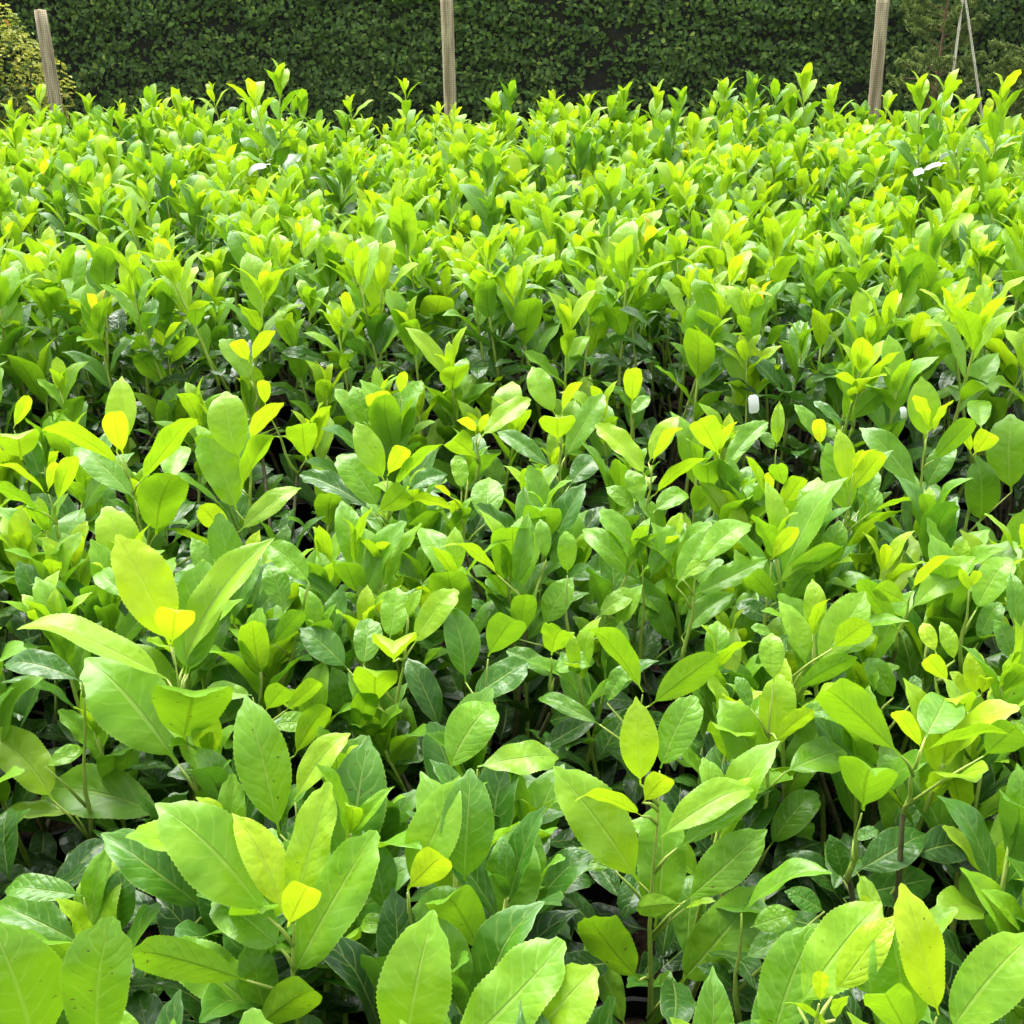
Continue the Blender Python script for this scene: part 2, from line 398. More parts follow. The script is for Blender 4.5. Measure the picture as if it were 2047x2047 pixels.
# ------------------------------------------------------------------ clipped hedge
HY, HX0, HX1, HH = 8.75, -5.6, 5.8, 2.55
def build_hedge():
    root = empty('clipped_hedge', ((HX0 + HX1) / 2, HY + .5, 0))
    tag(root, 'tall dark green clipped hedge with a flat dense leafy face behind the netting', 'hedge')
    off = root.location
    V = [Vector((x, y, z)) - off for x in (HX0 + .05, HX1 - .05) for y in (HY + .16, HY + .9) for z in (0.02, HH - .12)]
    mesh_obj('light_block_core', V, [(0, 1, 3, 2), (4, 6, 7, 5), (0, 4, 5, 1), (2, 3, 7, 6), (0, 2, 6, 4), (1, 5, 7, 3)], M_CORE, root, False)  # plain dark box added inside the foliage to stop light passing through
    rs = np.random.RandomState(5); n = 98000
    X = rs.uniform(HX0, HX1, n); Z = rs.uniform(.25, HH, n)
    dep = np.array([nz(x * 2.2, 0, z * 6.0) * .7 + nz(x * 6, 3, z * 15) * .6 + nz(x * .7, 9, z * .9) * .5 for x, z in zip(X, Z)])
    layer = rs.rand(n) ** 1.5
    stray = (rs.rand(n) < .012) * rs.uniform(.03, .12, n)
    Y = HY + .05 - dep * .17 + layer * .15 - stray
    P = np.stack([X, Y, Z], 1) - np.array(off)
    N = np.stack([rs.normal(0, .55, n), -1 + rs.normal(0, .35, n) * .6, .55 + rs.normal(0, .5, n)], 1)
    sh = np.clip(.46 + rs.normal(0, .17, n) + (rs.rand(n) < .03) * .4, 0, 1)
    leaf_cloud('foliage', P, N, rs.uniform(.022, .054, n), rs.uniform(.016, .033, n), sh, M_HEDGE, root, rs)
    m = 6000; X = rs.uniform(HX0, HX1, m); Y = rs.uniform(HY, HY + .95, m)
    P = np.stack([X, Y, HH - .05 + rs.normal(0, .03, m)], 1) - np.array(off)
    leaf_cloud('foliage', P, np.stack([rs.normal(0, .5, m), rs.normal(0, .5, m), np.ones(m)], 1), rs.uniform(.04, .07, m), rs.uniform(.026, .042, m),
               np.clip(.6 + rs.normal(0, .15, m), 0, 1), M_HEDGE, root, rs)
build_hedge()

# ------------------------------------------------------------------ netting fence: posts and net
FY = 7.15
POSTS = [((112, 214), (80, 20), .0), ((901, 225), (891, -40), .0), ((1748, 205), (1769, -45), .0)]
def build_fence():
    root = empty('netting_fence', (0, FY, 0)); tag(root, 'netting fence of fine plastic mesh on round wooden posts behind the laurels', 'fence')
    for i, (b, t, _) in enumerate(POSTS):
        pb, pt = at_y(*b, FY), at_y(*t, FY); d = (pt - pb) / (pt.z - pb.z)
        foot = pb - d * (pb.z + .0); V, Fc = [], []; r = random.Random(i)
        n = 14; rows = 16; top = pt.z
        for k in range(rows + 1):
            z = top * k / rows; c = foot + d * z - Vector((0, FY, 0))
            for q in range(n):
                th = 2 * math.pi * q / n; rr = .0355 * (1 + .05 * nz(q * .8, z * 1.5, i * 5)) * (.93 if k == rows else 1)
                V.append(Vector((c.x + rr * math.cos(th), c.y + rr * math.sin(th), c.z)))
        for k in range(rows):
            for q in range(n): Fc.append((k * n + q, k * n + (q + 1) % n, (k + 1) * n + (q + 1) % n, (k + 1) * n + q))
        V.append(sum((V[rows * n + q] for q in range(n)), Vector()) / n + Vector((0, 0, .004)))
        for q in range(n): Fc.append((rows * n + q, rows * n + (q + 1) % n, len(V) - 1))
        mesh_obj('post', V, Fc, M_POST, root)
    x0, x1, z0, z1, step, hw = -4.6, 4.6, .05, 1.505, .0115, .00042
    V, Fc = [], []
    def yy(x, z): return -.042 - .012 * nz(x * .9, z * 1.1, 2)
    nx = int((x1 - x0) / step); nzz = int((z1 - z0) / step); seg = 8
    def sag(x): return .02 * math.sin(x * 2.3) + .012 * math.sin(x * 5.1 + 1)
    for i in range(nx):
        x = x0 + i * step; q = len(V)
        for k in range(seg + 1):
            z = z0 + (z1 - z0) * k / seg; zz = z + sag(x) * k / seg; xw = x + .004 * nz(x * 2, z * 3, 7)
            for ox, oy in ((-hw, -hw), (hw, -hw), (hw, hw), (-hw, hw)): V.append((xw + ox, yy(x, z) + oy, zz))
            if k:
                p = q + (k - 1) * 4
                for e in range(4): Fc.append((p + e, p + (e + 1) % 4, p + 4 + (e + 1) % 4, p + 4 + e))
    seg = 60
    for j in range(nzz + 1):
        z = z0 + j * step; q = len(V); f = (z - z0) / (z1 - z0); w = hw * (1.6 if j == nzz else 1)
        for k in range(seg + 1):
            x = x0 + (x1 - x0) * k / seg; zz = z + sag(x) * f
            for oy, oz in ((-w, -w), (w, -w), (w, w), (-w, w)): V.append((x, yy(x, z) + oy, zz + oz))
            if k:
                p = q + (k - 1) * 4
                for e in range(4): Fc.append((p + e, p + (e + 1) % 4, p + 4 + (e + 1) % 4, p + 4 + e))
    net = mesh_obj('net', V, Fc, M_NET, root, False); net['kind'] = 'stuff'
build_fence()

# ------------------------------------------------------------------ golden shrub behind the fence
def build_gold():
    c = at_y(-25, 110, 7.75); root = empty('golden_shrub', (c.x, 7.75, 0))
    tag(root, 'yellow green shrub with a few orange leaves behind the leaning post', 'shrub')
    V, Fc = [], []; r = random.Random(3)
    for k in range(9):
        a = k * .7; e = Vector((math.cos(a) * .28, math.sin(a) * .22, r.uniform(.9, 1.35)))
        tube(V, Fc, [(0, 0, 0), (e.x * .3, e.y * .3, .4), e * .75, e], [.009, .007, .005, .003], 5, False)
    mesh_obj('stem', V, Fc, M_WOOD, root)
    rs = np.random.RandomState(8); n = 3600; th = rs.uniform(0, 6.283, n); ph = rs.uniform(-1, 1, n); rr = rs.uniform(.55, 1, n) ** .6
    P = np.stack([np.cos(th) * np.sqrt(1 - ph ** 2) * .46 * rr, np.sin(th) * np.sqrt(1 - ph ** 2) * .36 * rr, .82 + ph * .68 * rr], 1)
    wob = np.array([nz(*(p * 4)) for p in P]); P[:, :2] *= (1 + .35 * wob)[:, None]
    N = P - np.array([0, 0, .6]); N[:, 2] += .4; N += rs.normal(0, .3, (n, 3))
    sh = np.clip(.48 + .45 * wob + rs.normal(0, .16, n), 0, .84); sh[rs.rand(n) < .022] = .97
    leaf_cloud('foliage', P, N, rs.uniform(.025, .05, n), rs.uniform(.016, .03, n), sh, M_GOLD, root, rs)
build_gold()

# ------------------------------------------------------------------ conifers and bamboo canes behind the fence
def build_conifer(px, y, h, spread, seed, label, twig=False):
    c = at_y(px, 120, y); root = empty('young_conifer', (c.x, y, 0)); tag(root, label, 'conifer')
    r = random.Random(seed); rs = np.random.RandomState(seed)
    V, Fc = [], []; pts = [Vector((.02 * nz(k, seed, 0), .02 * nz(k, seed, 5), h * k / 8)) for k in range(9)]
    tube(V, Fc, pts, [.014 - .0012 * k for k in range(9)], 7); mesh_obj('trunk', V, Fc, M_BARK, root)
    V, Fc, P, N, D = [], [], [], [], []
    for k in range(95):
        z = r.uniform(.25, h * .97); a = r.uniform(0, 6.283); Lb = spread * (1 - .55 * z / h) * r.uniform(.55, 1.15)
        o = Vector((0, 0, z)); up = r.uniform(.1, .75); dr = Vector((math.cos(a), math.sin(a), up)).normalized()
        bp = [o + dr * Lb * t + Vector((0, 0, -.10 * Lb * t * t)) for t in (0, .25, .5, .75, 1)]
        tube(V, Fc, bp, [.0042, .0035, .0028, .002, .0012], 4, False)
        for q in range(9):
            t = .22 + .78 * q / 8; b0 = bp[0].lerp(bp[-1], t)
            sd = (dr + Vector((r.uniform(-.8, .8), r.uniform(-.8, .8), r.uniform(-.35, .6)))).normalized(); sl = r.uniform(.05, .12) * (1.2 - .6 * t)
            tube(V, Fc, [b0, b0 + sd * sl], [.0016, .0008], 3, False)
            for e in range(20):
                p = b0 + sd * sl * (e / 19) + Vector((r.gauss(0, .006), r.gauss(0, .006), r.gauss(0, .006)))
                P.append(p); D.append(sd)
    mesh_obj('branches', V, Fc, M_BARK, root)['kind'] = 'stuff'
    P = np.array(P); n = len(P)
    leaf_cloud('foliage', P, rs.normal(0, 1, (n, 3)) + np.array([0, -.4, .5]), rs.uniform(.024, .05, n), rs.uniform(.008, .013, n),
               np.clip(.5 + .3 * np.array([nz(*(p * 5)) for p in P]) + rs.normal(0, .15, n), 0, 1), M_CONIF, root, rs)
    if twig:
        V, Fc = [], []; q = at_y(1868, 190, y - .22) - root.location
        w = [q + Vector((.0, .1, -.10)), q + Vector((.012, .05, -.02)), q + Vector((-.006, 0, .03)), q + Vector((-.05, 0, .075)), q + Vector((-.13, 0, .092)), q + Vector((-.21, 0, .097))]
        tube(V, Fc, w, [.007, .0065, .006, .005, .0035, .002], 6)
        mesh_obj('bare_twig', V, Fc, M_BARK, root)
build_conifer(1878, 7.7, 2.2, .42, 21, 'open young conifer with a brown trunk and a bent orange twig beside the bamboo canes', True)
build_conifer(2075, 7.6, 2.1, .44, 22, 'feathery green conifer at the end of the hedge past the bamboo canes')
def cane(p0, p1, y, label):
    a, b = at_y(*p0, y), at_y(*p1, y); d = (b - a) / (b.z - a.z); foot = a - d * a.z; top = foot + d * 1.95
    root = empty('bamboo_cane', foot); tag(root, label, 'cane')
    V, Fc, rad, pts = [], [], [], []
    for k in range(11):
        for dz, rr in ((-.012, 1), (0, 1.28), (.012, 1)):
            t = (k + .5) / 11 + dz / 2; pts.append((top - foot) * max(0, min(1, t))); rad.append(.0095 * (1 - .25 * t) * rr)
    tube(V, Fc, pts, rad, 8); mesh_obj('culm', V, Fc, M_CANE, root)
cane((1905, 150), (1924, 0), 7.45, 'pale bamboo cane leaning towards its pair above the tall laurels')
cane((1953, 160), (1930, 0), 7.5, 'greyer bamboo cane crossing behind the pale one near the conifer')

# ================================================================== LAURELS
LB = 'bushy laurel shrub with yellow green tips packed in the big rear block'
GB = 'laurel shrubs packed in the rear block'
LF = 'laurel shrub with broad glossy leaves in the front block'
GF = 'laurel shrubs in the front block'
# ------------------------------------------------------------------ shoots read off the photograph, leaf by leaf
# each leaf: base x, y, tip x, y, width (enlarged-tile pixels), facing (V/U upper side, E edge, N/M underside), age (0 yellow .. 1 dark)
TILE = {'A': (0, 512), 'B': (1023, 512), 'C': (0, 1024), 'D': (1023, 1024), 'E': (0, 1536), 'G': (1023, 1536)}
HERO = [
('E', .77, [(1085,600,1180,405,120,'M',.02),(1065,545,878,158,175,'U',.08),(1100,520,1245,50,175,'U',.25),(1010,560,590,118,270,'V',.42),
  (1100,790,1415,230,200,'U',.40),(1060,680,800,490,190,'V',.45),(930,800,468,670,150,'M',.35),(1000,960,600,665,200,'U',.50),
  (1010,960,940,650,150,'U',.50),(960,985,1215,810,160,'M',.35)]),
('E', .74, [(1055,250,925,-291,180,'V',.40),(1110,120,1310,-151,125,'U',.30)]),
('E', .74, [(1535,460,1700,310,130,'M',.10),(1540,450,1722,20,230,'U',.42),(1750,430,1775,0,250,'V',.62),(1900,650,1945,210,230,'V',.60),
  (1815,700,1650,430,190,'M',.50),(1450,550,1370,230,150,'U',.60),(1500,590,1345,585,110,'U',.45),(1510,640,1750,455,130,'U',.60)]),
('E', .76, [(1520,1100,1630,540,330,'V',.42),(1720,1080,2130,650,300,'U',.38),(1960,1080,2245,745,230,'U',.30)]),
('E', .74, [(370,1060,410,575,275,'V',.42),(150,1100,-30,570,310,'V',.42),(560,1040,285,900,130,'U',.40)]),
('E', .66, [(130,735,180,545,130,'U',.60),(310,665,-30,500,170,'U',.65),(330,640,400,300,100,'U',.50),(310,480,0,440,110,'U',.55),
  (440,640,480,365,140,'U',.70),(570,895,630,680,130,'U',.75),(780,540,378,235,210,'U',.62)]),
('C', .80, [(648,500,670,330,130,'M',.0),(640,500,440,78,205,'V',.12),(690,590,1028,85,180,'U',.30),(630,630,65,375,170,'E',.30),
  (700,610,770,180,180,'U',.55),(710,610,820,340,110,'U',.50),(690,870,740,625,255,'M',.40),(670,950,310,525,290,'V',.45),(640,1146,115,1026,215,'U',.45)]),
('C', .74, [(280,1136,-40,1146,90,'E',.35),(200,1086,-40,816,180,'U',.30),(170,960,320,880,115,'U',.40),(310,640,5,560,125,'U',.85)]),
('C', .76, [(1470,480,1495,280,150,'V',.40),(1560,500,1715,280,130,'U',.32),(1540,400,1590,290,80,'U',.35),(1485,565,1480,465,165,'M',.28),
  (1413,730,1420,558,150,'M',.30),(1370,580,1390,395,150,'U',.50),(1310,800,1255,580,130,'U',.50),(1345,850,1400,660,110,'M',.45),(1310,590,1130,430,140,'U',.65)]),
('C', .72, [(1755,640,1690,335,170,'U',.62),(1660,820,1530,540,120,'U',.85),(1840,545,1960,380,150,'M',.50),(1780,700,1990,560,140,'U',.70)]),
('C', .72, [(1690,980,1868,705,205,'V',.42),(1800,960,2115,915,150,'U',.40)]),
('C', .78, [(880,420,990,140,100,'U',.60),(930,440,1110,215,90,'U',.60),(1070,375,1010,185,130,'U',.50),(1165,265,1010,115,125,'V',.45),
  (965,595,1120,510,95,'U',.50),(1030,500,1150,360,90,'M',.50),(940,530,1075,400,90,'U',.60),(480,330,370,215,130,'U',.55)]),
('C', .68, [(950,690,770,660,90,'U',.45),(1000,750,1085,650,90,'M',.35),(1075,750,1220,620,75,'M',.35),(1015,800,1180,795,95,'U',.40),(1110,920,1255,710,115,'M',.40)]),
('A', .80, [(465,750,435,562,105,'M',.02),(440,740,455,440,130,'U',.25),(455,790,165,615,110,'N',.25),(530,850,735,585,100,'N',.30),
  (510,920,270,690,120,'U',.50),(590,1050,655,820,185,'M',.38),(640,850,690,700,140,'U',.40),(560,1106,320,1006,110,'U',.40),(860,1156,597,1014,95,'N',.35),
  (875,1061,745,925,90,'M',.20),(900,1040,1135,850,90,'U',.35)]),
('A', .80, [(905,770,850,500,140,'V',.32),(940,700,1070,540,80,'N',.20),(905,880,1040,635,90,'N',.30),(890,960,760,680,165,'V',.42)]),
('A', .76, [(1000,560,985,460,55,'M',.10),(1155,770,1140,615,118,'M',.35)]),
('A', .78, [(1450,850,1340,620,120,'V',.30),(1460,830,1530,700,70,'M',.05),(1430,950,1280,735,130,'U',.42),(1480,880,1670,690,80,'N',.35),
  (1400,960,1130,820,90,'U',.75),(1530,890,1690,820,90,'U',.70),(1420,970,1550,860,95,'M',.40)]),
('A', .78, [(1510,520,1525,425,42,'M',.10),(1470,620,1400,490,90,'M',.15),(1490,600,1590,470,90,'U',.40),(1390,640,1330,485,90,'U',.45)]),
('A', .78, [(940,400,870,310,55,'M',-.05),(950,400,1035,260,60,'N',.15),(945,470,830,310,90,'U',.35)]),
('A', .78, [(625,330,680,235,42,'N',.10),(625,360,540,255,52,'N',.20),(640,410,755,290,58,'N',.35),(630,480,515,365,90,'M',.40)]),
('A', .78, [(295,270,275,160,75,'M',.12),(290,340,235,180,80,'U',.40),(305,260,365,140,40,'N',.20),(300,390,385,245,52,'N',.35),(285,470,165,310,90,'U',.50)]),
('A', .78, [(180,890,210,770,45,'M',.10),(175,900,5,765,60,'N',.20),(215,930,285,735,80,'M',.20),(150,960,-60,850,80,'N',.35)]),
('A', .76, [(50,650,110,520,55,'M',.10),(80,770,60,650,130,'M',.35)]),
('A', .77, [(1810,670,1840,590,36,'M',.0),(1795,665,1725,605,50,'N',.05),(1790,760,1680,680,90,'M',.35),(1815,680,2000,530,90,'U',.30)]),
('A', .76, [(1700,910,1640,860,40,'N',.05),(1720,960,1530,905,70,'N',.20),(1740,880,1720,750,78,'V',.35),(1830,1010,1845,825,138,'V',.42)]),
('C', .76, [(1880,240,1670,95,85,'N',.30),(1945,290,1990,-10,92,'V',.45),(2060,180,2040,20,65,'U',.45)]),
('B', .80, [(190,590,265,465,55,'N',.12),(165,600,75,412,118,'V',.38),(175,700,170,597,128,'M',.30),(200,760,345,515,100,'U',.50),
  (150,800,-60,650,90,'U',.70),(215,870,350,750,100,'U',.75)]),
('B', .80, [(530,780,635,625,70,'N',.12),(515,780,625,590,85,'U',.25),(505,830,318,632,110,'U',.30),(540,900,735,750,90,'N',.28),(490,940,440,800,100,'U',.45),
  (540,960,665,880,90,'U',.50),(470,960,355,860,70,'U',.40)]),
('D', .72, [(495,190,340,-20,115,'U',.50),(490,270,270,40,95,'U',.45),(520,250,650,30,105,'U',.48),(610,500,490,300,105,'U',.60)]),
('D', .76, [(640,250,775,150,60,'U',.35),(620,280,740,60,115,'U',.45),(700,200,905,25,112,'U',.45),(690,310,965,175,115,'U',.48),(640,470,840,300,112,'U',.55)]),
('D', .68, [(520,730,795,525,90,'M',.38),(495,680,265,390,105,'N',.40),(330,800,90,680,80,'U',.60),(360,720,440,575,92,'U',.60)]),
('D', .74, [(395,440,490,270,80,'U',.40),(330,390,455,290,85,'U',.42),(120,430,230,240,112,'U',.42),(210,230,205,70,82,'U',.45),(30,480,60,290,110,'M',.45)]),
('D', .68, [(150,540,190,440,132,'M',.40),(155,600,315,550,82,'U',.40),(160,625,-20,520,90,'U',.55)]),
('D', .76, [(980,180,1085,40,62,'M',.12),(1000,270,1260,115,92,'M',.38),(1000,340,880,210,92,'M',.45),(1030,350,1140,200,82,'M',.45),(990,420,840,330,82,'U',.85)]),
('B', .80, [(1290,810,1325,730,36,'M',.05),(1265,870,1235,650,80,'V',.22),(1275,890,1410,720,82,'M',.20),(1270,980,1190,700,142,'V',.42),(1310,960,1380,800,80,'U',.50),
  (1360,965,1540,910,62,'N',.35),(1250,1136,1470,946,90,'N',.35)]),
('D', .76, [(1110,580,1010,325,108,'U',.38),(1150,580,1335,290,195,'V',.35),(1210,515,1365,400,98,'M',.25),(1210,530,1370,460,82,'U',.40),
  (1070,670,1310,535,95,'M',.42),(980,460,905,430,62,'U',.50)]),
('D', .78, [(1000,860,1140,745,82,'M',.25),(990,900,1010,610,148,'V',.30),(990,640,980,445,132,'V',.42),(960,1000,800,702,205,'V',.42),(1030,980,1272,890,160,'U',.48),
  (900,740,850,615,112,'U',.55),(1080,760,1245,750,82,'U',.60),(975,1256,1150,1041,135,'U',.52)]),
('G', .72, [(1325,160,1385,-30,235,'M',.40),(1290,270,1385,230,60,'U',.60)]),
('G', .80, [(495,130,605,15,98,'M',.05),(485,60,470,-271,135,'V',.18),(490,180,235,85,95,'N',.25),(480,430,160,-10,215,'V',.38),(560,0,690,-281,178,'V',.45),(560,260,920,45,150,'U',.35),
  (625,300,930,110,92,'U',.40),(655,500,960,220,165,'V',.42),(380,380,185,340,112,'U',.40),(540,600,560,120,200,'U',.48),(640,510,455,530,82,'M',.40),
  (650,530,765,490,50,'E',.35),(635,810,945,445,185,'V',.45),(480,800,290,560,175,'M',.42),(430,980,275,640,120,'U',.45),(520,980,595,760,82,'U',.50)]),
('G', .66, [(870,540,1180,350,130,'E',.50),(1180,540,1030,460,112,'U',.62),(900,600,1080,540,92,'U',.45),(870,720,1110,590,112,'U',.60),(840,830,700,740,82,'U',.85)]),
('G', .60, [(1300,390,1575,230,132,'V',.75),(1250,490,1605,410,142,'V',.75),(1250,420,1200,250,112,'V',.72),(1510,330,1740,290,132,'V',.84)]),
('G', .78, [(1165,880,1170,765,60,'M',.05),(1210,860,1445,545,125,'V',.08),(1080,900,1390,490,235,'U',.35),(980,1050,1140,600,305,'V',.45),(1200,980,1025,860,62,'N',.30),(1220,950,1265,850,62,'N',.25)]),
('G', .78, [(1610,930,1495,455,135,'V',.05),(1650,1000,1960,620,265,'V',.40),(1520,1000,1440,595,205,'V',.48),(1500,1010,1400,830,145,'M',.40)]),
('D', .78, [(1770,690,1785,620,60,'M',.05),(1740,690,1745,510,98,'V',.05),(1720,690,1660,600,52,'U',.10),(1600,530,1550,410,82,'V',.15),(1650,640,1555,530,72,'M',.15),(1670,560,1620,410,112,'U',.35),
  (1720,770,1660,680,112,'M',.30),(1800,760,1870,640,92,'V',.45)]),
('D', .76, [(1545,890,1435,735,62,'M',.10),(1470,920,1155,640,112,'M',.40),(1555,900,1900,800,92,'N',.35),(1560,850,1640,690,185,'U',.50),(1780,920,1930,790,112,'M',.45)]),
('D', .68, [(1440,700,1345,550,122,'V',.55),(1365,680,1380,600,72,'U',.50),(1520,710,1520,610,118,'V',.65)]),
('D', .78, [(1730,300,1690,205,42,'M',.20),(1730,280,1765,215,46,'M',.20),(1750,370,1880,160,112,'U',.42),(1760,490,1840,330,102,'U',.60)]),
('D', .76, [(1510,290,1665,145,62,'N',.15),(1500,370,1750,155,112,'U',.40),(1490,340,1355,265,72,'M',.38),(1460,450,1300,235,92,'M',.45)]),
('D', .74, [(1890,560,1830,400,82,'U',.60),(1910,470,1890,215,62,'U',.55)]),
('B', .80, [(1575,650,1520,515,46,'N',.10),(1590,670,1665,535,46,'N',.10),(1560,690,1545,450,108,'V',.35),(1530,880,1320,625,112,'U',.55),(1540,880,1455,790,92,'U',.45),
  (1590,770,1750,600,72,'M',.50),(1560,880,1670,700,102,'U',.60)]),
('B', .78, [(1740,750,1810,645,72,'M',.05),(1730,740,1690,640,50,'N',.15),(1770,650,1770,530,112,'U',.40),(1885,890,1890,590,142,'V',.42),(1765,1000,1760,755,148,'V',.62)]),
('B', .77, [(975,915,970,805,50,'M',.03),(955,900,885,740,56,'N',.30),(1010,960,1105,815,82,'M',.30),(970,960,880,850,102,'U',.50),(1030,870,1000,770,82,'M',.40)]),
('B', .77, [(785,740,850,620,56,'N',.12),(780,750,690,600,118,'M',.25),(800,800,965,610,92,'U',.45),(740,890,730,750,115,'M',.50)]),
('B', .77, [(1165,710,1160,610,50,'M',-.15),(1160,700,1065,555,72,'U',.45),(1250,640,1140,540,52,'U',.70)]),
('B', .77, [(1000,720,1010,545,58,'V',.35),(990,730,940,660,60,'U',.5)]),
('B', .77, [(455,550,465,415,68,'M',.20),(450,600,520,520,70,'U',.5)]),
('B', .80, [(1310,500,1215,435,56,'N',.15),(1340,500,1465,355,52,'N',.20),(1290,560,1290,380,98,'V',.45),(1280,620,1400,510,82,'M',.50)]),
]
SEEN = []
def hides(plant, foot, top):
    for f in (.45, .8, 1.05):
        p = foot.lerp(top, f) + Vector((plant.x, plant.y, 0)); px, py = project(p); d = (p - EYE).length; rad = .052 * F / d
        for x, y, e in SEEN:
            if e > d - .01 and (x - px) ** 2 + (y - py) ** 2 < rad * rad: return True
    return False
PHI = {'V': 22, 'U': 28, 'E': 5, 'N': -24, 'M': -26}
FACE = {'V': .78, 'U': .45, 'E': .05, 'N': -.45, 'M': -.8}
def hero_shoot(plants, spec, seed):
    tile, z0, leaves = spec; ox, oy = TILE[tile]; K = 1024 / 1932; r = random.Random(seed)
    top = min(leaves, key=lambda l: l[1])
    y0 = at_z(ox + top[0] * K, oy + top[1] * K, z0 - .05).y
    bases = [at_y(ox + l[0] * K, oy + l[1] * K, y0 + (-.013 if l[5] in 'MN' else .004 + .035 * max(0, l[6]))) for l in leaves]
    hi = max(bases, key=lambda p: p.z); lo = min(p.z for p in bases); mx = sorted(p.x for p in bases)[len(bases) // 2]
    foot = Vector((hi.x * .35 + mx * .65, y0 + .015, max(.25, min(lo - .05, hi.z - .12))))
    P = min(plants, key=lambda p: (p.x - foot.x) ** 2 + (p.y - y0 - .03) ** 2)
    hi2 = hi + Vector((0, .003, -.006)); N = 6
    line = [foot.lerp(hi2, i / N) + Vector((.006 * math.sin(i * 1.3 + seed), .005 * math.sin(i * 1.9 + seed), 0)) * (1 - i / N) for i in range(N + 1)]
    V, Fc = [], []; tube(V, Fc, [p - foot for p in line], [.0042 - .0032 * i / N for i in range(N + 1)], 8)
    for b in bases:
        hd = math.hypot(b.x - (foot.x + hi2.x) / 2, 0)
        t = max(0, min(1, (b.z - .012 - 1.1 * hd - foot.z) / max(.01, hi2.z - foot.z))); s = foot.lerp(hi2, t)
        if (s - b).length > .024: tube(V, Fc, [s - foot, s.lerp(b, .5) - foot + Vector((0, 0, .004)), b - foot], [.0026, .0019, .0011], 6)
    o = mesh_obj('shoot', V, Fc, M_STEM, P.o, loc=P.to(foot)); P.branch(P.to(foot))
    for l, b in zip(leaves, bases):
        tx, ty = ox + l[2] * K, oy + l[3] * K; t0 = at_y(tx, ty, y0 + r.uniform(-.01, .01)); c = (t0 - b).length
        off = c * math.tan(R(PHI[l[5]] + r.uniform(-6, 6) + (14 * (l[6] - .3) if l[5] in 'UV' else 0)))
        need = l[4] * K / F * (b - EYE).length / (.40 * 1.06)        # a leaf wider than that is a longer leaf seen foreshortened
        if need > math.hypot(c, off): off = math.copysign(math.sqrt(max(0, min(need, .17) ** 2 - c * c)), off) if min(need, .17) > c else off
        tip = t0 + ray(tx, ty) * off; d = tip - b; L = d.length
        v = (EYE - b).normalized(); y = d / L; n0 = Vector((0, 0, 1)) - y * y.z
        if n0.length > .01: n0.normalize()
        vp = v - y * v.dot(y); vp.normalize(); f = FACE[l[5]] + r.uniform(-.08, .08)
        ax = n0 * (1 - abs(f)) + vp * f
        dist = (b - EYE).length; wpx = l[4] * K / F * dist          # wanted width in metres
        w = max(.70, min(1.25, .97 * wpx / (.40 * L)))
        m = leaf_matrix(b - foot, d, L, w, 0., ax)
        for q in (.25, .6, .95):
            pp = b.lerp(tip, q); SEEN.append((*project(pp), (pp - EYE).length))
        add_leaf(o, LEAF_HI[r.randrange(NV)], m, l[6])
    return P

# shoots whose tips stand out, by tip pixel, distance and kind
TIPS = [(69,164,6.6),(34,196,6.4),(178,196,6.6),(217,193,6.6),(302,167,6.4),(273,193,6.7),(371,185,6.6),(440,159,6.7),(610,185,6.6),(723,185,6.7),(803,150,6.3),
 (848,196,6.7),(885,201,6.5),(1010,164,6.2),(1079,193,6.7),(1110,199,6.6),(1163,180,6.7),(1216,188,6.6),(1259,170,6.5),(1304,170,6.6),(1336,170,6.5),(1428,159,6.3),
 (1468,146,6.2),(1505,146,6.2),(1561,159,6.4),(1632,138,6.0),(1685,170,6.3),(1778,183,6.6),(1961,196,6.2)]
TALLTIPS = [(488,143,4.95,-.16),(566,122,5.0,.06),(455,160,5.1,-.1),(1850,140,4.7,-.12),(1913,138,4.75,.08),(2025,140,4.5,.05),(1985,215,4.4,-.1)]
DIPS = [(1640,390,.26,.28),(330,520,.24,.30),(120,480,.25,.18),(930,640,.3,.25),(1300,690,.3,.3),(560,680,.3,.35),(60,690,.3,.3),(1960,500,.22,.2),(760,420,.2,.15),(1180,380,.2,.15),(540,350,.2,.22)]
DIPS = [(at_z(a, b, .85), c, d) for a, b, c, d in DIPS]
def half_width(y): return (y * CT + .75 * ST) * math.tan(FOV / 2)

def add_random_shoots(P, H, lod, r, n_sh, spread=.15, scale=1.36, dage=0., cull=False):
    for k in range(n_sh):
        a = 2.4 * k + r.uniform(-.5, .5); rad = spread * math.sqrt((k + .4) / n_sh)
        t = r.choice(TEMPLATES); sc = scale * r.uniform(.84, 1.16); h = H - .3 * rad * r.random() + r.uniform(-.085, .055)
        foot = Vector((math.cos(a) * rad, math.sin(a) * rad, max(.2, h - t[2] * sc - .055)))
        tilt = Vector((math.cos(a) * rad * 1.3, math.sin(a) * rad * 1.3, 1)).normalized()
        if cull and hides(P, foot, foot + tilt * t[2] * sc): continue
        P.branch(foot); place_shoot(P.o, t, foot, r.uniform(0, 6.28), sc, lod, dage + r.uniform(-.05, .12), tilt)
def tip_shoot(plants, px, py, y, templates, scale, lod, lean=0.):
    tip = at_y(px, py, y); t = r.choice(templates); P = min(plants, key=lambda p: (p.x - tip.x) ** 2 + (p.y - tip.y) ** 2)
    foot = P.to(tip - Vector((lean * t[2] * scale * 1.1, 0, (t[2] + .055) * scale)))
    P.branch(foot); place_shoot(P.o, t, foot, r.uniform(0, 6.28), scale, lod, -.02, Vector((lean, 0, 1)).normalized()); return P

r = random.Random(77); S = .29
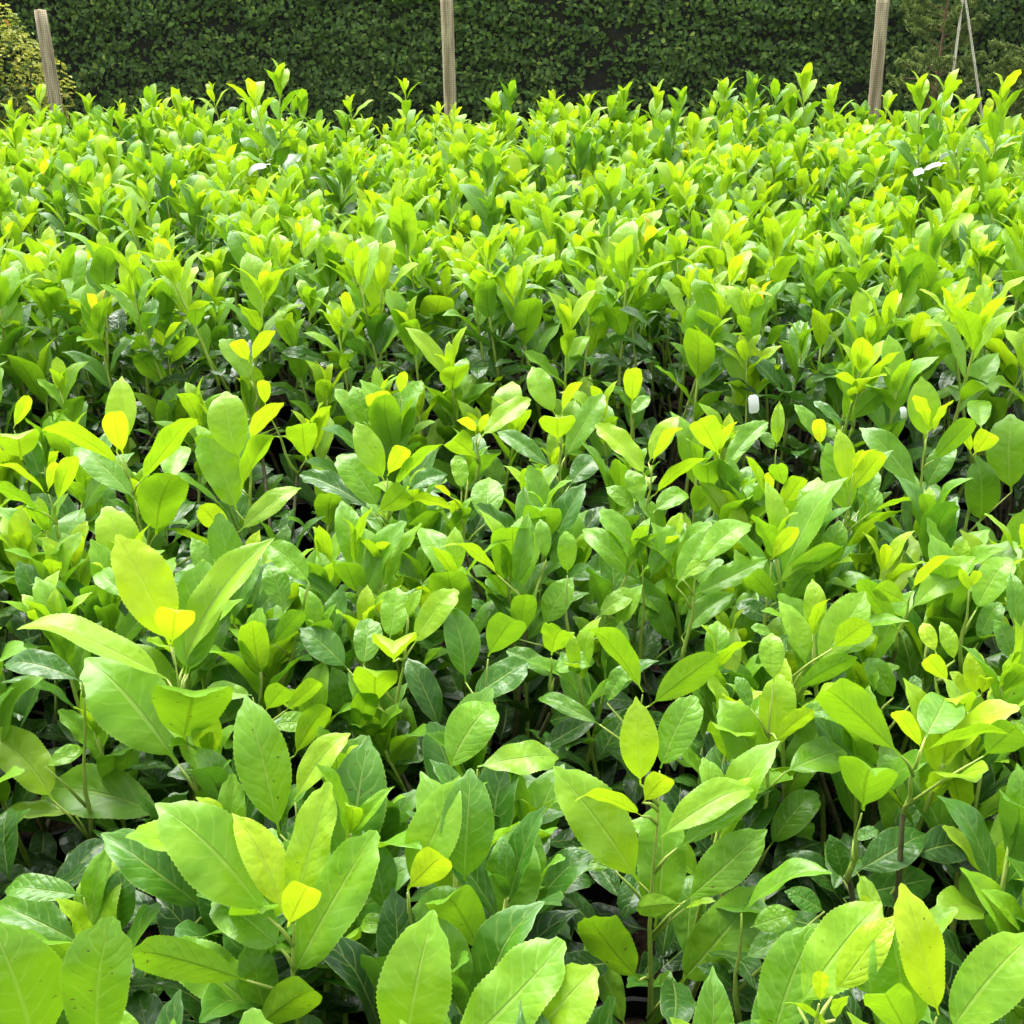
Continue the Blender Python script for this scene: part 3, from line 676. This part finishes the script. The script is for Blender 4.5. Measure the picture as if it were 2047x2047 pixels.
# rear block
rear = []; row = 0; y = 2.66
while y < 6.95:
    hw = half_width(y) + .42; x = -hw + (row % 2) * S / 2
    while x < hw:
        rear.append(Plant(x + r.uniform(-.05, .05), y + r.uniform(-.05, .05), LB, GB)); rear[-1].row = row; x += S
    y += S * .93; row += 1
for P in rear:
    H = .93 + .085 * nz(P.x * .9, P.y * .9, 3) + .05 * nz(P.x * 2.5, P.y * 2.5, 9) + r.uniform(-.035, .03)
    if P.row == 0: H -= .07
    for c, rad, dep in DIPS:
        d = math.hypot(P.x - c.x, P.y - c.y)
        if d < rad * 1.6: H -= dep * max(0, 1 - d / (rad * 1.6))
    if P.row == 0: P.o['label'] = 'laurel shrub in the first row of the rear block beside the dark gap'; P.o['group'] = 'rear block laurels along the gap'
    elif P.row == row - 1: P.o['label'] = 'laurel shrub in the last row of the rear block against the netting'; P.o['group'] = 'rear block laurels along the netting'
    P.H = H; add_random_shoots(P, H, 2 if P.y > 3.9 else 1, r, 5, dage=.03)
for px, py, y in TIPS: tip_shoot(rear, px, py, y, TEMPLATES, 1.3, 2)
for px, py, y, lean in TALLTIPS:
    P = tip_shoot(rear, px, py, y, TALL, 1.42, 1, lean)
    P.o['label'] = 'tall laurel shrub standing well above its neighbours in the rear block'; P.o['group'] = 'tall laurels in the rear block'
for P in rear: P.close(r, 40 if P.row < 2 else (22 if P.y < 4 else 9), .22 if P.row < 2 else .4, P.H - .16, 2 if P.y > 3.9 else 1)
# front block
front = []; row = 0; y = .62
while y < 2.34:
    hw = half_width(y) + .35; x = -hw + (row % 2) * S / 2
    while x < hw:
        front.append(Plant(x + r.uniform(-.04, .04), y + r.uniform(-.04, .04), LF, GF)); front[-1].row = row; x += S
    y += S * .95; row += 1
for P in front:
    if P.row == row - 1: P.o['label'] = 'laurel shrub in the last row of the front block beside the dark gap'; P.o['group'] = 'front block laurels along the gap'
HERO_LABEL = {
 0: 'front block laurel whose rosette holds two yellow leaves among broad lime ones',
 6: 'front block laurel crowned by one big upright yellow leaf beside a small one',
 8: 'front block laurel with two heart shaped leaf undersides below its upright tip',
 13: 'front block laurel with a small yellow leaf between two lime leaves spread like wings',
 38: 'upright front block laurel with a yellow top leaf and leaf pairs down one stem',
 41: 'front block laurel with a folded yellow leaf lying over very broad green leaves',
 42: 'front block laurel with a single slender yellow leaf standing on end',
 43: 'front block laurel with a tight cluster of small yellow leaves at its tip'}
for k, spec in enumerate(HERO):
    P = hero_shoot(front, spec, k)
    if k in HERO_LABEL and P.o['label'] not in HERO_LABEL.values(): P.o['label'] = HERO_LABEL[k]
for P in front:
    edge = abs(P.x) > half_width(P.y) - .02
    if edge: add_random_shoots(P, .67, 0, r, 6, scale=1.3, dage=.06, cull=True)
    else: add_random_shoots(P, .46 if P.y < 1.45 else .54, 0, r, 5 if P.y < 1.45 else (5 if P.y < 2.05 else 3), scale=1.35 if P.y < 1.45 else 1.4, dage=.45 if P.y < 1.45 else .22, cull=True)
    if not edge and P.y < 2.2:
        add_random_shoots(P, .58 if P.y < 1.45 else .655, 0, r, 6, scale=1.42, dage=.20 if P.y < 1.45 else .10, cull=True)
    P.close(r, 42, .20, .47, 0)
print('PLANTS', len(rear) + len(front), 'LEAVES', N_LEAF, 'OBJECTS', len(bpy.data.objects))

# ------------------------------------------------------------------ white plant tags
def plant_tag(p0, p1, wpx, y, label, bend=.004, loop=True):
    a, b = at_y(*p0, y), at_y(*p1, y); d = b - a; L = d.length; d.normalize()
    n = Vector((0, -.8, .6)); n = (n - d * n.dot(d)).normalized(); s = d.cross(n); w = wpx / F * y / CT * .5
    root = empty('plant_tag', a); tag(root, label, 'tag'); V, Fc = [], []; K = 10
    for i in range(K + 1):
        t = i / K; c = d * L * t + n * bend * math.sin(math.pi * t) * 4; ww = w * (min(1, .55 + 4 * min(t, 1 - t)))
        for q, e in ((-1, .0006), (1, .0006), (1, -.0006), (-1, -.0006)): V.append(c + s * ww * q + n * e)
        if i:
            p = (i - 1) * 4
            for e in range(4): Fc.append((p + e, p + (e + 1) % 4, p + 4 + (e + 1) % 4, p + 4 + e))
    Fc += [(3, 2, 1, 0), tuple(K * 4 + e for e in range(4))]
    mesh_obj('label_strip', V, Fc, M_TAG, root, False)
    if loop:
        V, Fc = [], []; c = d * (L + .009)
        tube(V, Fc, [c + Vector((math.cos(k * .6283), math.sin(k * .6283), .1 * math.sin(k))) * .009 for k in range(11)], [.0013] * 11, 5, False)
        mesh_obj('tie_loop', V, Fc, M_TAG, root)
    return root
plant_tag((497, 350), (531, 331), 11, 4.62, 'white curved plastic tag tied to the stem of the tall laurel with two leaders', .006)
plant_tag((1826, 348), (1846, 341), 12, 4.35, 'short white tag hanging low among the tall laurels near the bamboo canes', .002)
plant_tag((1850, 338), (1882, 328), 8, 4.40, 'narrow white tag lying sideways behind the short white tag', .003)
plant_tag((1507, 826), (1505, 790), 20, 2.40, 'upright rounded white label half hidden by a lime leaf at the gap', .001, False)
plant_tag((1806, 836), (1804, 814), 13, 2.30, 'small white label top showing beside the taller laurel stem at the gap', .001, False)
